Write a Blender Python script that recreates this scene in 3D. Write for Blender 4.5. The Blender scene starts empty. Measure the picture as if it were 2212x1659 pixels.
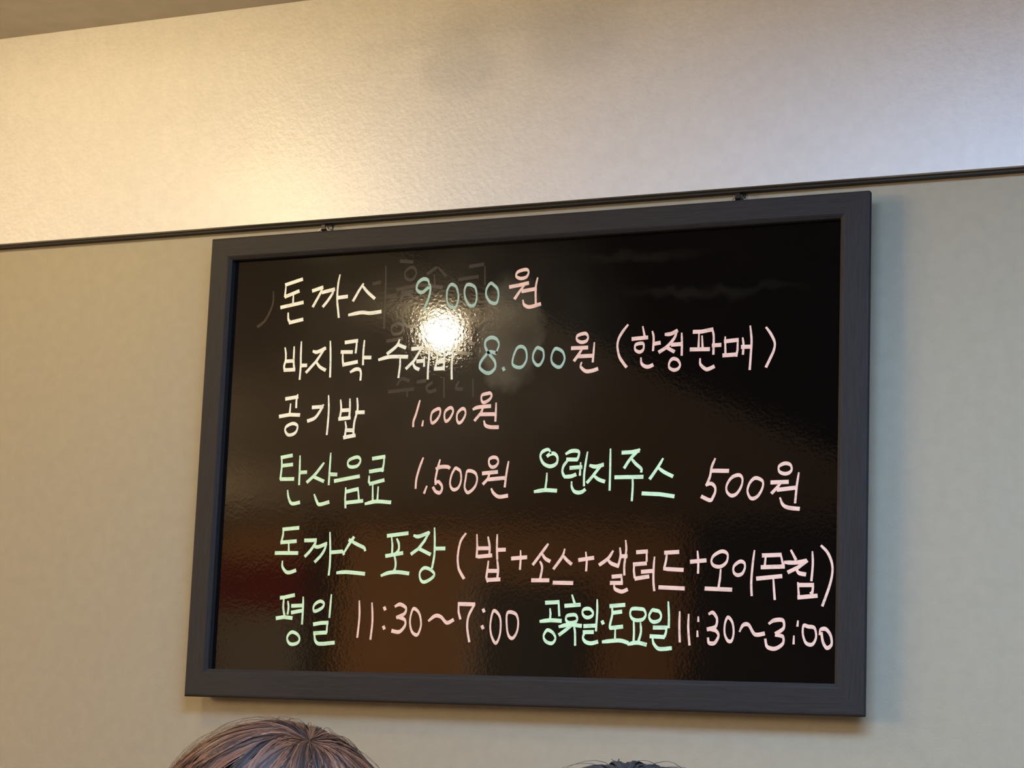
import bpy, bmesh, math, random
import numpy as np
from mathutils import Vector, Matrix

random.seed(7)
rng = np.random.default_rng(7)
scene = bpy.context.scene
col = scene.collection

# ------------------------------------------------------------------ camera
CAM = Vector((1.58166, -2.41509, 1.300))
cd = bpy.data.cameras.new('camera')
cd.sensor_width = 36.0
cd.lens = 4708.56 / 2212 * 36.0
cam = bpy.data.objects.new('camera', cd)
right = Vector((0.90550775, 0.4226393, 0.03783843))
down = Vector((-0.03486448, 0.16297415, -0.98601415))
fwd = Vector((-0.42289501, 0.89152424, 0.16230945))
cam.matrix_world = Matrix(((right.x, -down.x, -fwd.x, CAM.x),
                           (right.y, -down.y, -fwd.y, CAM.y),
                           (right.z, -down.z, -fwd.z, CAM.z),
                           (0, 0, 0, 1)))
col.objects.link(cam)
scene.camera = cam

# ------------------------------------------------------------------ world, exposure
world = bpy.data.worlds.new('room_world')
scene.world = world
world.use_nodes = True
world.node_tree.nodes['Background'].inputs[0].default_value = (0.5, 0.5, 0.55, 1)
world.node_tree.nodes['Background'].inputs[1].default_value = 0.05
scene.view_settings.view_transform = 'Standard'
scene.view_settings.look = 'None'
scene.view_settings.exposure = 0.0
scene.view_settings.gamma = 1.0
scene.view_settings.use_curve_mapping = False

# lamps, inferred or added (each becomes a fixture below): place, size, colour, radiance
LAMP_NEAR = dict(loc=(-0.19, -0.60, 2.125), r=0.035, col=(1.0, 0.78, 0.41), e=190.0)
LAMP_ROOM = dict(loc=(-0.67, -1.98, 2.217), r=0.045, col=(1.0, 0.80, 0.50), e=48.0)
FILL_LAMPS_FAR = [dict(loc=(-2.75, -2.70, 1.95), r=0.07, col=(1.0, 0.72, 0.42), e=470.0),  # added globes that brighten the ceiling and far wall mirrored in the board
             dict(loc=(-3.85, -4.50, 1.95), r=0.07, col=(1.0, 0.70, 0.38), e=900.0)]
LED = [dict(loc=(1.25, -1.25), sx=1.20, sy=0.60, col=(0.375, 0.61, 1.0), e=22.5, tone='cool bluish'),
       dict(loc=(1.90, -3.00), sx=0.60, sy=1.20, col=(1.0, 0.93, 0.85), e=16.0, tone='neutral white'),  # unseen panel added for ambient fill
       dict(loc=(-2.30, -1.50), sx=0.60, sy=1.20, col=(1.0, 0.80, 0.58), e=14.0, tone='warm white')]  # likewise added as fill, from the left

ZB = 1.34304          # height of the board's lower edge
CEIL = 2.2667
PANEL_Z = 1.964       # lower edge of the upper wall panel
XL, XR, YF = -4.2, 3.0, -6.5

# ------------------------------------------------------------------ helpers
def link(name, me, mat=None, parent=None, smooth=False):
    o = bpy.data.objects.new(name, me)
    col.objects.link(o)
    if mat: me.materials.append(mat)
    if parent: o.parent = parent
    if smooth:
        me.polygons.foreach_set('use_smooth', [True] * len(me.polygons))
    return o

def from_bm(name, bm, mat=None, parent=None, smooth=False):
    me = bpy.data.meshes.new(name)
    bm.to_mesh(me); bm.free()
    return link(name, me, mat, parent, smooth)

def from_data(name, v, f, mat=None, parent=None, smooth=False):
    me = bpy.data.meshes.new(name)
    me.from_pydata([tuple(p) for p in v], [], f)
    me.update()
    return link(name, me, mat, parent, smooth)

def thing(name, label, cat, loc=(0, 0, 0), rz=0.0, group=None):
    o = bpy.data.objects.new(name, None)
    o.empty_display_size = 0.05
    col.objects.link(o)
    o.location = loc; o.rotation_euler = (0, 0, rz)
    o['label'] = label; o['category'] = cat
    if group: o['group'] = group
    return o

def add_box(bm, lo, hi, bevel=0.0, seg=2):
    lo = Vector(lo); hi = Vector(hi)
    c = (lo + hi) / 2; s = hi - lo
    r = bmesh.ops.create_cube(bm, size=1.0, matrix=Matrix.Translation(c) @ Matrix.Diagonal((s.x, s.y, s.z, 1)))
    if bevel > 0:
        ed = list({e for v in r['verts'] for e in v.link_edges})
        bmesh.ops.bevel(bm, geom=ed, offset=bevel, segments=seg, affect='EDGES', profile=0.6)

def box(name, lo, hi, mat, parent=None, bevel=0.0, seg=2):
    bm = bmesh.new(); add_box(bm, lo, hi, bevel, seg)
    return from_bm(name, bm, mat, parent, smooth=False)

def add_lathe(bm, prof, n=24, origin=(0, 0, 0)):
    ox, oy, oz = origin
    rings = []
    for r, z in prof:
        if r < 1e-6:
            rings.append([bm.verts.new((ox, oy, oz + z))])
        else:
            rings.append([bm.verts.new((ox + r * math.cos(2 * math.pi * i / n), oy + r * math.sin(2 * math.pi * i / n), oz + z)) for i in range(n)])
    for a, b in zip(rings, rings[1:]):
        for i in range(n):
            j = (i + 1) % n
            if len(a) == 1 and len(b) == 1: continue
            if len(a) == 1: bm.faces.new((a[0], b[i], b[j]))
            elif len(b) == 1: bm.faces.new((a[i], a[j], b[0]))
            else: bm.faces.new((a[i], a[j], b[j], b[i]))
    bmesh.ops.recalc_face_normals(bm, faces=bm.faces)

def add_tube(bm, pts, r, n=8):
    pts = [Vector(p) for p in pts]
    rings = []
    for i, p in enumerate(pts):
        t = (pts[min(i + 1, len(pts) - 1)] - pts[max(i - 1, 0)]).normalized()
        a = t.orthogonal().normalized() if i == 0 else (prev - t * prev.dot(t)).normalized()
        prev = a
        b = t.cross(a)
        rings.append([bm.verts.new(p + (a * math.cos(2 * math.pi * k / n) + b * math.sin(2 * math.pi * k / n)) * r) for k in range(n)])
    for x, y in zip(rings, rings[1:]):
        for k in range(n):
            bm.faces.new((x[k], x[(k + 1) % n], y[(k + 1) % n], y[k]))
    bm.faces.new(rings[0][::-1]); bm.faces.new(rings[-1])
    bmesh.ops.recalc_face_normals(bm, faces=bm.faces)

# ------------------------------------------------------------------ materials
def mat(name, base, rough=0.5, spec=0.5, metal=0.0, coat=0.0, emit=None, estr=0.0):
    m = bpy.data.materials.new(name); m.use_nodes = True
    b = m.node_tree.nodes['Principled BSDF']
    b.inputs['Base Color'].default_value = (*base, 1)
    b.inputs['Roughness'].default_value = rough
    b.inputs['Specular IOR Level'].default_value = spec
    b.inputs['Metallic'].default_value = metal
    b.inputs['Coat Weight'].default_value = coat
    if emit:
        b.inputs['Emission Color'].default_value = (*emit, 1)
        b.inputs['Emission Strength'].default_value = estr
    return m

def nd(m, t, **kw):
    n = m.node_tree.nodes.new(t)
    for k, v in kw.items():
        if k in ('operation', 'blend_type', 'data_type', 'attribute_name', 'interpolation', 'noise_dimensions', 'feature', 'distance'):
            setattr(n, k, v)
        else: n.inputs[k].default_value = v
    return n

def lk(m, a, b): m.node_tree.links.new(a, b)

def mottle(m, c0, c1, scale=(1, 1, 1), nscale=40, detail=4, bump=0.0, bscale=None, bdist=0.001, contrast=(0.35, 0.65)):
    """two-tone fine noise for colour and a noise bump, in object coordinates"""
    b = m.node_tree.nodes['Principled BSDF']
    tc = nd(m, 'ShaderNodeTexCoord'); mp = nd(m, 'ShaderNodeMapping', Scale=scale)
    lk(m, tc.outputs['Object'], mp.inputs['Vector'])
    n = nd(m, 'ShaderNodeTexNoise', Scale=nscale, Detail=detail)
    lk(m, mp.outputs[0], n.inputs['Vector'])
    r = nd(m, 'ShaderNodeValToRGB')
    r.color_ramp.elements[0].position = contrast[0]; r.color_ramp.elements[1].position = contrast[1]
    r.color_ramp.elements[0].color = (*c0, 1); r.color_ramp.elements[1].color = (*c1, 1)
    lk(m, n.outputs['Fac'], r.inputs[0]); lk(m, r.outputs[0], b.inputs['Base Color'])
    if bump > 0:
        n2 = nd(m, 'ShaderNodeTexNoise', Scale=bscale or nscale, Detail=3)
        lk(m, mp.outputs[0], n2.inputs['Vector'])
        bp = nd(m, 'ShaderNodeBump', Strength=bump, Distance=bdist)
        lk(m, n2.outputs['Fac'], bp.inputs['Height']); lk(m, bp.outputs[0], b.inputs['Normal'])
    return m

# lower wall: matt grey-beige paint
M_WALL = mottle(mat('wall_paint', (.4, .4, .4), 0.75, 0.25), (.395, .357, .264), (.415, .375, .278), nscale=60, detail=6, bump=0.25, bscale=300, bdist=0.0008)
# upper panel: pearly off-white covering
M_PANEL = mottle(mat('pearl_panel', (.7, .7, .7), 0.40, 1.0), (.69, .68, .655), (.74, .73, .705), nscale=75, detail=7, bump=0.55, bscale=150, bdist=0.0012, contrast=(0.3, 0.7))
M_CEIL = mottle(mat('ceiling_paint', (.5, .5, .5), 0.9, 0.2), (.46, .42, .36), (.50, .46, .40), nscale=25)
M_CHANNEL = mat('dark_channel', (.02, .018, .016), 0.7)
M_FRAME = mottle(mat('dark_stained_wood', (.03, .03, .03), 0.6, 0.2), (.023, .021, .0215), (.031, .029, .029), scale=(3, 60, 60), nscale=12, detail=5, bump=0.15, bscale=14, bdist=0.0006)
M_FRAME_V = mottle(mat('dark_stained_wood_upright', (.03, .03, .03), 0.6, 0.2), (.023, .021, .0215), (.031, .029, .029), scale=(60, 60, 3), nscale=12, detail=5, bump=0.15, bscale=14, bdist=0.0006)
M_BACK = mat('hardboard', (.12, .08, .05), 0.8)
M_BLACK = mat('black_metal', (.008, .008, .009), 0.4, 0.5)
M_STEEL = mat('steel_wire', (.55, .55, .53), 0.3, 0.5, metal=1.0)

def board_material():
    m = mat('glossy_black_board', (.0022, .0020, .0020), 0.045, 0.95)
    b = m.node_tree.nodes['Principled BSDF']
    tc = nd(m, 'ShaderNodeTexCoord')
    # painted reflection below the first prices and thin wiped swipes, broken up by noise
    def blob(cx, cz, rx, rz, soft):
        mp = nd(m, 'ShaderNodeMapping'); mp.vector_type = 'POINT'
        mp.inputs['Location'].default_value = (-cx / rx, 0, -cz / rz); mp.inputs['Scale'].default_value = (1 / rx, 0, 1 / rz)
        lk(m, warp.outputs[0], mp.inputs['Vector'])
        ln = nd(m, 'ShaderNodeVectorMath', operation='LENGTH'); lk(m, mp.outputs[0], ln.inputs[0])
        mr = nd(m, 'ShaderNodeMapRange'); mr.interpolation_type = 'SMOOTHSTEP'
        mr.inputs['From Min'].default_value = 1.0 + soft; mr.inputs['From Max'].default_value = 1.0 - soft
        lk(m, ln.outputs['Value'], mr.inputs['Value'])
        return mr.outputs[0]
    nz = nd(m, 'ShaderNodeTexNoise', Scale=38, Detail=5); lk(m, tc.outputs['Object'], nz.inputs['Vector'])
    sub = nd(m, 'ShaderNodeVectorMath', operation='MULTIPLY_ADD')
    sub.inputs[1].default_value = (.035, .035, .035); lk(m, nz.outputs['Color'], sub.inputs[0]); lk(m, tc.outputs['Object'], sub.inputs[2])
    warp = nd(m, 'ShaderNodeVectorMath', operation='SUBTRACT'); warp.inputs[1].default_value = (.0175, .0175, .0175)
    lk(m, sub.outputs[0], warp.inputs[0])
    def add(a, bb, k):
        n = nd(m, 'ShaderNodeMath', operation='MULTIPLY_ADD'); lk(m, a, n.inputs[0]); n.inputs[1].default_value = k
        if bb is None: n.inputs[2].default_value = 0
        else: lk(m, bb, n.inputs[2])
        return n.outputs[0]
    acc = add(blob(0.440, 0.458, 0.044, 0.068, 0.20), None, 1.0)       # greyish patch, a reflection painted into the colour
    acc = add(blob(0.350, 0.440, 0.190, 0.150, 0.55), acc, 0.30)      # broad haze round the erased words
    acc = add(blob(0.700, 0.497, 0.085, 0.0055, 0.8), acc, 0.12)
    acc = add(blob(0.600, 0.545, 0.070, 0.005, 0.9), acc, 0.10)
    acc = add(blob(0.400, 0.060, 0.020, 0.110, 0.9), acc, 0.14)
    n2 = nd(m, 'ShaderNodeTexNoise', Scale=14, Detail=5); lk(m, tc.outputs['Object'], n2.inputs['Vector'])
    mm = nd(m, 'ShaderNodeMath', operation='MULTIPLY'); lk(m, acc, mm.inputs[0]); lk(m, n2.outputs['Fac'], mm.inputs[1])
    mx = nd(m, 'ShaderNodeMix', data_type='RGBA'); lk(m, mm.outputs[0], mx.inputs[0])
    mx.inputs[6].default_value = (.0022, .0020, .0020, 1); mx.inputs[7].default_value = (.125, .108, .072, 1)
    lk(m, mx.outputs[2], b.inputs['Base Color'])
    # orange-peel surface that breaks the lamp's reflection up
    n3 = nd(m, 'ShaderNodeTexNoise', Scale=260, Detail=2); lk(m, tc.outputs['Object'], n3.inputs['Vector'])
    n4 = nd(m, 'ShaderNodeTexNoise', Scale=30, Detail=1); lk(m, tc.outputs['Object'], n4.inputs['Vector'])
    b1 = nd(m, 'ShaderNodeBump', Strength=1.0, Distance=0.00004); lk(m, n3.outputs['Fac'], b1.inputs['Height'])
    b2 = nd(m, 'ShaderNodeBump', Strength=1.0, Distance=0.00005); lk(m, n4.outputs['Fac'], b2.inputs['Height'])
    lk(m, b1.outputs[0], b2.inputs['Normal']); lk(m, b2.outputs[0], b.inputs['Normal'])
    return m
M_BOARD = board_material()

def ink(name, c):
    m = mat(name, c, 0.55, 0.3)
    return mottle(m, tuple(0.80 * x for x in c), c, scale=(1, 1, 3), nscale=90, detail=3, contrast=(0.30, 0.5))
INKM = {'G': ink('pale_green_marker', (1.0, 1.0, 0.80)), 'P': ink('pink_marker', (1.0, 0.67, 0.53)), 'M': ink('mint_marker', (.42, .62, .50)),
        'X': mat('erased_marker_trace', (.060, .048, .036), 0.08, 0.6)}
INKM['g'] = ink('green_marker', (.70, 1.0, .64))
INKNAME = {'G': 'pale green', 'g': 'light green', 'P': 'pink', 'M': 'mint green'}
INK = [
('G','돈',[('S',1116,5367,1364,5428),('S',1123,5362,1114,5212),('S',1118,5207,1322,5272),('S',1242,5230,1243,5126),('S',1064,5068,1393,5118),('C',1178,4987,1186,4907,1215,4864),('S',1205,4858,1402,4892)]),
('G','까',[('S',1530,5265,1678,5303),('C',1664,5303,1654,5241,1547,5056),('S',1677,5236,1853,5268),('C',1846,5268,1828,5215,1768,5127,1698,5048),('C',1926,5451,1906,5327,1903,5137,1925,4987,1940,4895),('S',1906,5153,2050,5162)]),
('G','스',[('S',2277,5315,2217,5228,2141,5100),('C',2269,5291,2347,5204,2453,5116),('C',2087,4917,2270,4941,2399,4926,2554,4939)]),
('M','9',[('C',3236,5236,3212,5311,3141,5329,3072,5282,3057,5209,3098,5166,3149,5163,3198,5197,3242,5227),('C',3246,5254,3254,5189,3234,5080,3198,4990,3171,4927)]),
('M','0',[('O',3549,5238,3501,5185,3490,5103,3511,4992,3583,4938,3632,4959,3655,5076,3621,5197)]),
('M','0',[('O',3770,5221,3738,5154,3753,5053,3812,4959,3881,4955,3912,5044,3892,5164,3840,5212)]),
('M','0',[('O',4097,5221,4046,5155,4045,5065,4108,4980,4187,4967,4213,5047,4199,5138,4148,5195)]),
('P','원',[('O',4581,5370,4474,5349,4447,5296,4507,5261,4585,5275,4616,5332),('S',4365,5161,4491,5176,4617,5196),('S',4578,5190,4495,5086,4440,5008),('S',4538,5097,4727,5118),('C',4741,5253,4721,5128,4729,4939),('C',4553,4979,4574,4924,4648,4893,4792,4922)]),
('G','바',[('C',1161,4525,1177,4448,1179,4361,1161,4283,1176,4222),('C',1297,4532,1299,4430,1301,4337,1315,4244),('S',1180,4348,1301,4350),('S',1168,4233,1323,4233),('C',1402,4594,1404,4438,1411,4273,1406,4105),('S',1410,4283,1497,4283)]),
('G','지',[('C',1587,4464,1647,4451,1764,4496),('S',1764,4503,1640,4330,1499,4190),('C',1640,4323,1697,4255,1781,4209),('C',1834,4582,1851,4354,1857,4118)]),
('G','락',[('S',2057,4559,2233,4574),('S',2225,4584,2223,4503,2216,4418),('S',2005,4436,2164,4430),('S',2028,4426,2029,4347,2040,4281),('S',2037,4268,2245,4299),('C',2336,4570,2329,4433,2332,4260),('S',2341,4351,2440,4347),('C',2157,4169,2225,4202,2284,4197,2308,4153,2306,4062)]),
('G','수',[('C',2843,4557,2804,4478,2678,4386),('S',2831,4496,2935,4453),('C',2559,4313,2724,4345,2969,4335),('C',2866,4320,2868,4216,2854,4075)]),
('G','제',[('S',3029,4433,3179,4442),('S',3181,4458,3065,4279,2959,4184),('C',3052,4254,3084,4195,3139,4167),('S',3109,4271,3208,4274),('S',3210,4319,3212,4206),('C',3273,4483,3279,4361,3271,4168,3273,4040)]),
('G','비',[('C',3383,4405,3396,4292,3367,4165),('C',3489,4423,3495,4288,3491,4160),('S',3394,4253,3500,4256),('S',3363,4165,3497,4166),('C',3617,4475,3608,4347,3602,4188,3610,4028)]),
('M','8',[('C',4212,4333,4246,4435,4209,4508,4130,4531,4062,4490,4061,4411,4121,4321,4195,4231,4207,4151,4149,4090,4080,4089,3999,4151,4004,4223,4062,4300,4120,4349,4212,4331)]),
('M','.',[('D',4324,4127)]),
('M','0',[('O',4498,4380,4451,4276,4446,4181,4516,4139,4584,4152,4632,4237,4619,4348,4565,4397)]),
('M','0',[('O',4762,4369,4723,4304,4721,4226,4771,4161,4821,4167,4861,4243,4853,4330,4805,4367)]),
('M','0',[('O',5008,4347,4969,4270,4977,4184,5042,4127,5101,4132,5144,4216,5119,4303,5059,4345)]),
('P','원',[('O',5371,4522,5305,4498,5302,4451,5358,4418,5424,4430,5447,4476,5421,4520),('S',5235,4349,5443,4348),('S',5377,4339,5322,4256,5274,4192),('S',5331,4244,5513,4244),('S',5533,4402,5528,4302,5520,4170),('C',5371,4164,5364,4114,5429,4058,5511,4058,5585,4079)]),
('P','(',[('C',5964,4603,5891,4511,5847,4425,5839,4333,5867,4219,5919,4140,5961,4089)]),
('P','한',[('S',6161,4571,6185,4467),('S',6029,4428,6224,4439),('O',6145,4371,6075,4354,6071,4297,6127,4264,6174,4293,6178,4354),('C',6287,4506,6305,4431,6302,4277),('S',6308,4356,6388,4366),('C',6148,4189,6158,4125,6202,4087,6251,4080,6302,4099)]),
('P','정',[('C',6455,4465,6524,4469,6604,4504),('C',6604,4504,6569,4414,6481,4316,6380,4254),('S',6475,4306,6571,4251),('S',6539,4336,6656,4339),('C',6663,4468,6669,4338,6670,4206),('O',6560,4165,6518,4126,6514,4065,6569,4028,6627,4041,6652,4090,6619,4147)]),
('P','판',[('S',6813,4480,6914,4478,7053,4499),('C',7046,4512,7067,4432,7070,4335,7070,4202),('S',6883,4449,6881,4295),('S',6922,4423,6932,4292),('S',6780,4268,7015,4262),('S',7058,4305,7158,4307),('C',6904,4148,6912,4081,6976,4024,7020,4025,7080,4050)]),
('P','매',[('S',7213,4398,7220,4214),('S',7208,4347,7373,4358),('S',7370,4370,7370,4238,7356,4166),('S',7193,4179,7362,4184),('C',7432,4376,7443,4295,7439,4186),('S',7422,4271,7534,4270),('C',7523,4514,7542,4350,7536,4170,7527,4000)]),
('P',')',[('C',7721,4490,7778,4412,7827,4308,7819,4219,7778,4125,7728,4022)]),
('G','공',[('S',1215,3852,1391,3873),('S',1389,3899,1375,3827,1377,3735),('S',1291,3781,1284,3659),('S',1135,3624,1285,3643,1432,3635),('O',1345,3526,1256,3496,1229,3444,1271,3384,1339,3382,1396,3420,1411,3492)]),
('G','기',[('S',1620,3728,1773,3733),('C',1779,3755,1732,3672,1662,3589,1560,3553),('C',1850,3871,1863,3701,1860,3505,1853,3372)]),
('G','밥',[('C',2031,3809,2045,3695,2030,3566),('C',2166,3818,2173,3691,2166,3568),('S',2042,3676,2167,3678),('S',2019,3566,2180,3578),('C',2272,3824,2284,3733,2285,3655),('S',2264,3643,2381,3643),('C',2279,3636,2249,3527,2241,3398,2251,3353),('S',2117,3524,2132,3459,2120,3337),('S',2138,3417,2240,3414),('S',2106,3324,2266,3349)]),
('P','1',[('C',3174,3764,3132,3606,3098,3505,3097,3441)]),
('P','.',[('S',3233,3507,3225,3447)]),
('P','0',[('O',3434,3654,3358,3612,3341,3530,3365,3478,3420,3509,3466,3583,3466,3641)]),
('P','0',[('O',3602,3662,3541,3619,3531,3550,3554,3495,3602,3522,3647,3603,3638,3648)]),
('P','0',[('O',3764,3641,3711,3589,3707,3513,3738,3468,3785,3498,3823,3579,3806,3637)]),
('P','원',[('O',4117,3826,4042,3806,4038,3743,4074,3714,4141,3746,4174,3795,4152,3828),('C',3928,3633,3993,3656,4162,3667),('S',4063,3648,4038,3586,3955,3493),('S',4039,3567,4225,3564),('S',4240,3699,4241,3586,4239,3479),('C',4084,3480,4107,3426,4177,3403,4280,3400)]),
('G','탄',[('S',1195,3086,1355,3110),('S',1203,3086,1211,2968,1199,2808),('S',1210,2979,1367,2992),('S',1204,2805,1396,2805),('C',1474,3100,1480,2925,1483,2732),('S',1487,2887,1582,2889),('C',1318,2655,1337,2564,1390,2488,1502,2501)]),
('G','산',[('C',1830,3001,1714,2860,1599,2760),('S',1690,2830,1840,2768),('C',1926,3124,1923,2954,1920,2725),('S',1921,2857,2028,2851),('C',1717,2596,1752,2521,1798,2471,1933,2500)]),
('G','음',[('O',2293,3067,2201,3032,2183,2980,2223,2945,2316,2954,2364,3013,2344,3059),('S',2003,2769,2357,2823),('S',2171,2676,2170,2538,2181,2426),('S',2178,2628,2350,2662),('S',2349,2670,2370,2521),('S',2194,2489,2422,2509)]),
('G','료',[('S',2540,3044,2711,3066),('S',2706,3074,2703,2984,2687,2880),('S',2506,2880,2698,2906),('S',2501,2820,2501,2750,2524,2719),('S',2515,2723,2714,2768),('S',2558,2712,2569,2507),('S',2639,2681,2636,2514),('C',2466,2471,2620,2499,2825,2485)]),
('P','1',[('C',3258,3037,3211,2911,3176,2773,3171,2659)]),
('P','.',[('S',3325,2679,3294,2597)]),
('P','5',[('C',3495,3007,3466,2894,3444,2768,3450,2705),('C',3448,2900,3520,2921,3604,2919,3633,2903),('C',3446,2718,3487,2736,3531,2691,3541,2641,3508,2597,3451,2617,3417,2665)]),
('P','0',[('O',3710,2895,3665,2815,3649,2715,3673,2652,3716,2632,3770,2663,3800,2750,3789,2850,3752,2888)]),
('P','0',[('O',3879,2855,3862,2761,3853,2661,3890,2598,3938,2610,3998,2672,4021,2759,3997,2828,3941,2860)]),
('P','원',[('O',4222,3026,4176,2999,4178,2943,4214,2905,4268,2916,4300,2965,4278,3016),('S',4094,2829,4292,2844),('S',4190,2830,4166,2756,4106,2698),('S',4180,2753,4391,2768),('C',4440,2966,4421,2845,4402,2659),('C',4222,2634,4255,2581,4326,2537,4441,2547)]),
('G','오',[('C',5002,3062,4981,3099,4946,3105,4886,3074,4868,3019,4901,2949,4953,2911,5014,2900,5078,2927,5098,2982,5079,3033,5038,3057,4993,3048,4959,3026),('S',4962,2813,4960,2731,4947,2616),('C',4805,2592,4940,2609,5095,2600)]),
('G','렌',[('C',5208,3048,5272,3079,5341,3082,5377,3063,5373,3013,5350,2967),('S',5221,2979,5350,2976),('C',5231,2965,5183,2906,5166,2842,5183,2791,5209,2763),('C',5203,2768,5283,2773,5342,2793),('S',5269,2875,5418,2883),('S',5404,2932,5399,2787),('C',5490,3061,5470,2928,5455,2791,5458,2658),('C',5293,2702,5298,2643,5329,2592,5379,2573,5433,2581,5472,2608)]),
('G','지',[('C',5528,2900,5600,2884,5698,2905),('S',5697,2919,5626,2843,5565,2766,5498,2694),('C',5589,2770,5645,2729,5722,2702),('C',5789,3091,5793,2831,5793,2599)]),
('G','주',[('S',5942,3048,6061,3050,6157,3066),('C',6162,3081,6105,3027,6042,2962,5975,2863),('C',6063,2972,6119,2910,6191,2849,6194,2811),('S',5860,2751,6215,2750),('C',6083,2755,6090,2639,6084,2469)]),
('G','스',[('C',6465,2961,6419,2884,6368,2810,6307,2726),('C',6415,2854,6485,2803,6593,2751),('S',6216,2552,6440,2539,6615,2512)]),
('P','5',[('C',7121,2947,7081,2849,7064,2744,7024,2639),('S',7088,2808,7289,2802),('C',7021,2639,7079,2657,7125,2619,7133,2564,7109,2502,7071,2460,6965,2504)]),
('P','0',[('O',7387,2748,7324,2715,7274,2636,7275,2562,7328,2512,7392,2529,7448,2608,7466,2694,7439,2744)]),
('P','0',[('O',7612,2710,7556,2656,7529,2570,7553,2497,7598,2472,7661,2507,7710,2592,7715,2665,7670,2703)]),
('P','원',[('O',7978,2878,7909,2845,7910,2790,7961,2759,8024,2764,8061,2806,8041,2861),('S',7817,2658,8019,2661),('S',7931,2650,7888,2596,7826,2533),('S',7895,2571,8109,2592),('C',8147,2762,8127,2622,8109,2420),('C',7928,2473,7961,2400,8025,2363,8157,2347)]),
('G','돈',[('S',1280,2156,1510,2174),('S',1287,2159,1285,2082,1267,1998),('S',1261,1988,1483,2003),('S',1376,1984,1384,1869),('S',1187,1853,1515,1852),('C',1298,1747,1303,1676,1359,1612,1419,1606,1499,1631)]),
('G','까',[('S',1612,2012,1778,2015),('C',1774,2028,1766,1976,1705,1887,1628,1810),('C',1753,1935,1820,1931,1928,1969),('C',1931,1982,1910,1899,1856,1817,1776,1740),('C',1974,2110,1990,1912,1997,1721,1988,1575),('S',1993,1858,2167,1870)]),
('G','스',[('S',2166,1880,2191,1835),('S',2183,1841,2256,1955,2323,2050),('S',2260,2016,2312,1993),('C',2305,1993,2401,1949,2475,1917,2495,1882),('C',2106,1600,2240,1610,2501,1589)]),
('G','포',[('S',2805,2065,3090,2096),('S',2865,2039,2880,1947,2880,1826),('C',2941,2024,2970,1964,2971,1889,2925,1832),('S',2796,1812,3028,1849),('C',2916,1814,2937,1734,2934,1659,2911,1613),('C',2744,1567,2846,1602,2976,1611,3126,1594)]),
('G','장',[('C',3179,2066,3244,2054,3383,2100),('S',3390,2105,3330,2002,3252,1905,3152,1837),('S',3252,1905,3416,1831),('C',3461,2156,3472,1990,3474,1819,3450,1665),('S',3470,1902,3614,1904),('O',3354,1665,3298,1631,3281,1574,3304,1511,3350,1489,3431,1523,3486,1580,3438,1637)]),
('P','(',[('C',3894,2085,3829,1989,3799,1819,3812,1677,3847,1604,3894,1536)]),
('P','밥',[('S',4049,2071,4060,1929,4057,1795),('C',4203,2040,4229,1928,4229,1824),('S',4061,1903,4226,1906),('S',4082,1802,4258,1817),('C',4326,2069,4328,1913,4338,1776),('S',4334,1883,4440,1887),('S',4220,1743,4212,1654,4200,1550,4223,1498),('C',4339,1757,4356,1639,4349,1536),('S',4221,1628,4361,1628),('S',4218,1517,4382,1525)]),
('P','+',[('S',4534,1779,4729,1794),('S',4648,1872,4653,1765,4649,1650)]),
('P','소',[('C',5009,1951,4928,1845,4821,1706),('C',4933,1841,4979,1779,5041,1746),('C',4916,1739,4943,1669,4924,1544),('S',4813,1515,5034,1516)]),
('P','스',[('C',5231,1888,5203,1801,5096,1655),('C',5218,1808,5268,1757,5325,1713),('S',5099,1487,5349,1484)]),
('P','+',[('S',5423,1760,5611,1786),('S',5510,1851,5526,1742,5522,1633)]),
('P','샐',[('C',5860,1865,5800,1778,5693,1703),('C',5796,1768,5844,1720,5936,1687),('C',5950,1901,5960,1810,5935,1694),('S',5960,1804,6040,1804),('C',6020,1988,6031,1875,6012,1700,6016,1584),('S',5863,1561,5981,1571),('S',5981,1571,5987,1487),('S',5844,1487,5991,1487),('C',5887,1467,5903,1416,5973,1387,6015,1391,6056,1410)]),
('P','러',[('S',6167,1852,6298,1861),('S',6291,1874,6295,1748),('S',6130,1707,6288,1719),('S',6137,1707,6135,1636,6148,1552),('S',6156,1539,6324,1565),('S',6236,1620,6374,1630),('C',6393,1790,6386,1668,6388,1508,6401,1402)]),
('P','드',[('S',6522,1845,6693,1854),('C',6546,1835,6541,1764,6520,1668),('C',6517,1655,6620,1649,6753,1643),('S',6462,1438,6772,1426)]),
('P','+',[('S',6849,1739,7034,1754),('C',6930,1860,6943,1732,6943,1608)]),
('P','오',[('O',7216,1857,7130,1807,7105,1741,7142,1691,7221,1683,7289,1733,7305,1807,7278,1849),('S',7221,1646,7215,1542,7200,1443),('S',7038,1426,7358,1415)]),
('P','이',[('O',7455,1741,7386,1691,7379,1625,7423,1584,7484,1601,7517,1667,7507,1724),('C',7629,1864,7611,1708,7598,1502,7606,1351)]),
('P','무',[('S',7730,1811,7948,1818),('S',7768,1815,7758,1700),('S',7948,1822,7980,1691),('S',7719,1675,7989,1683),('S',7666,1544,7961,1573),('S',7863,1552,7874,1422,7885,1308)]),
('P','침',[('S',8071,1867,8128,1765),('C',7997,1732,8124,1728,8251,1749),('S',8260,1749,8159,1675,8041,1618),('C',8134,1659,8169,1610,8245,1594),('C',8325,1850,8332,1708,8318,1525),('S',8158,1496,8173,1342),('S',8163,1472,8340,1473),('C',8340,1481,8333,1400,8316,1375),('S',8165,1330,8384,1351)]),
('P',')',[('C',8430,1919,8502,1846,8554,1732,8564,1619,8533,1465,8453,1239)]),
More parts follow.
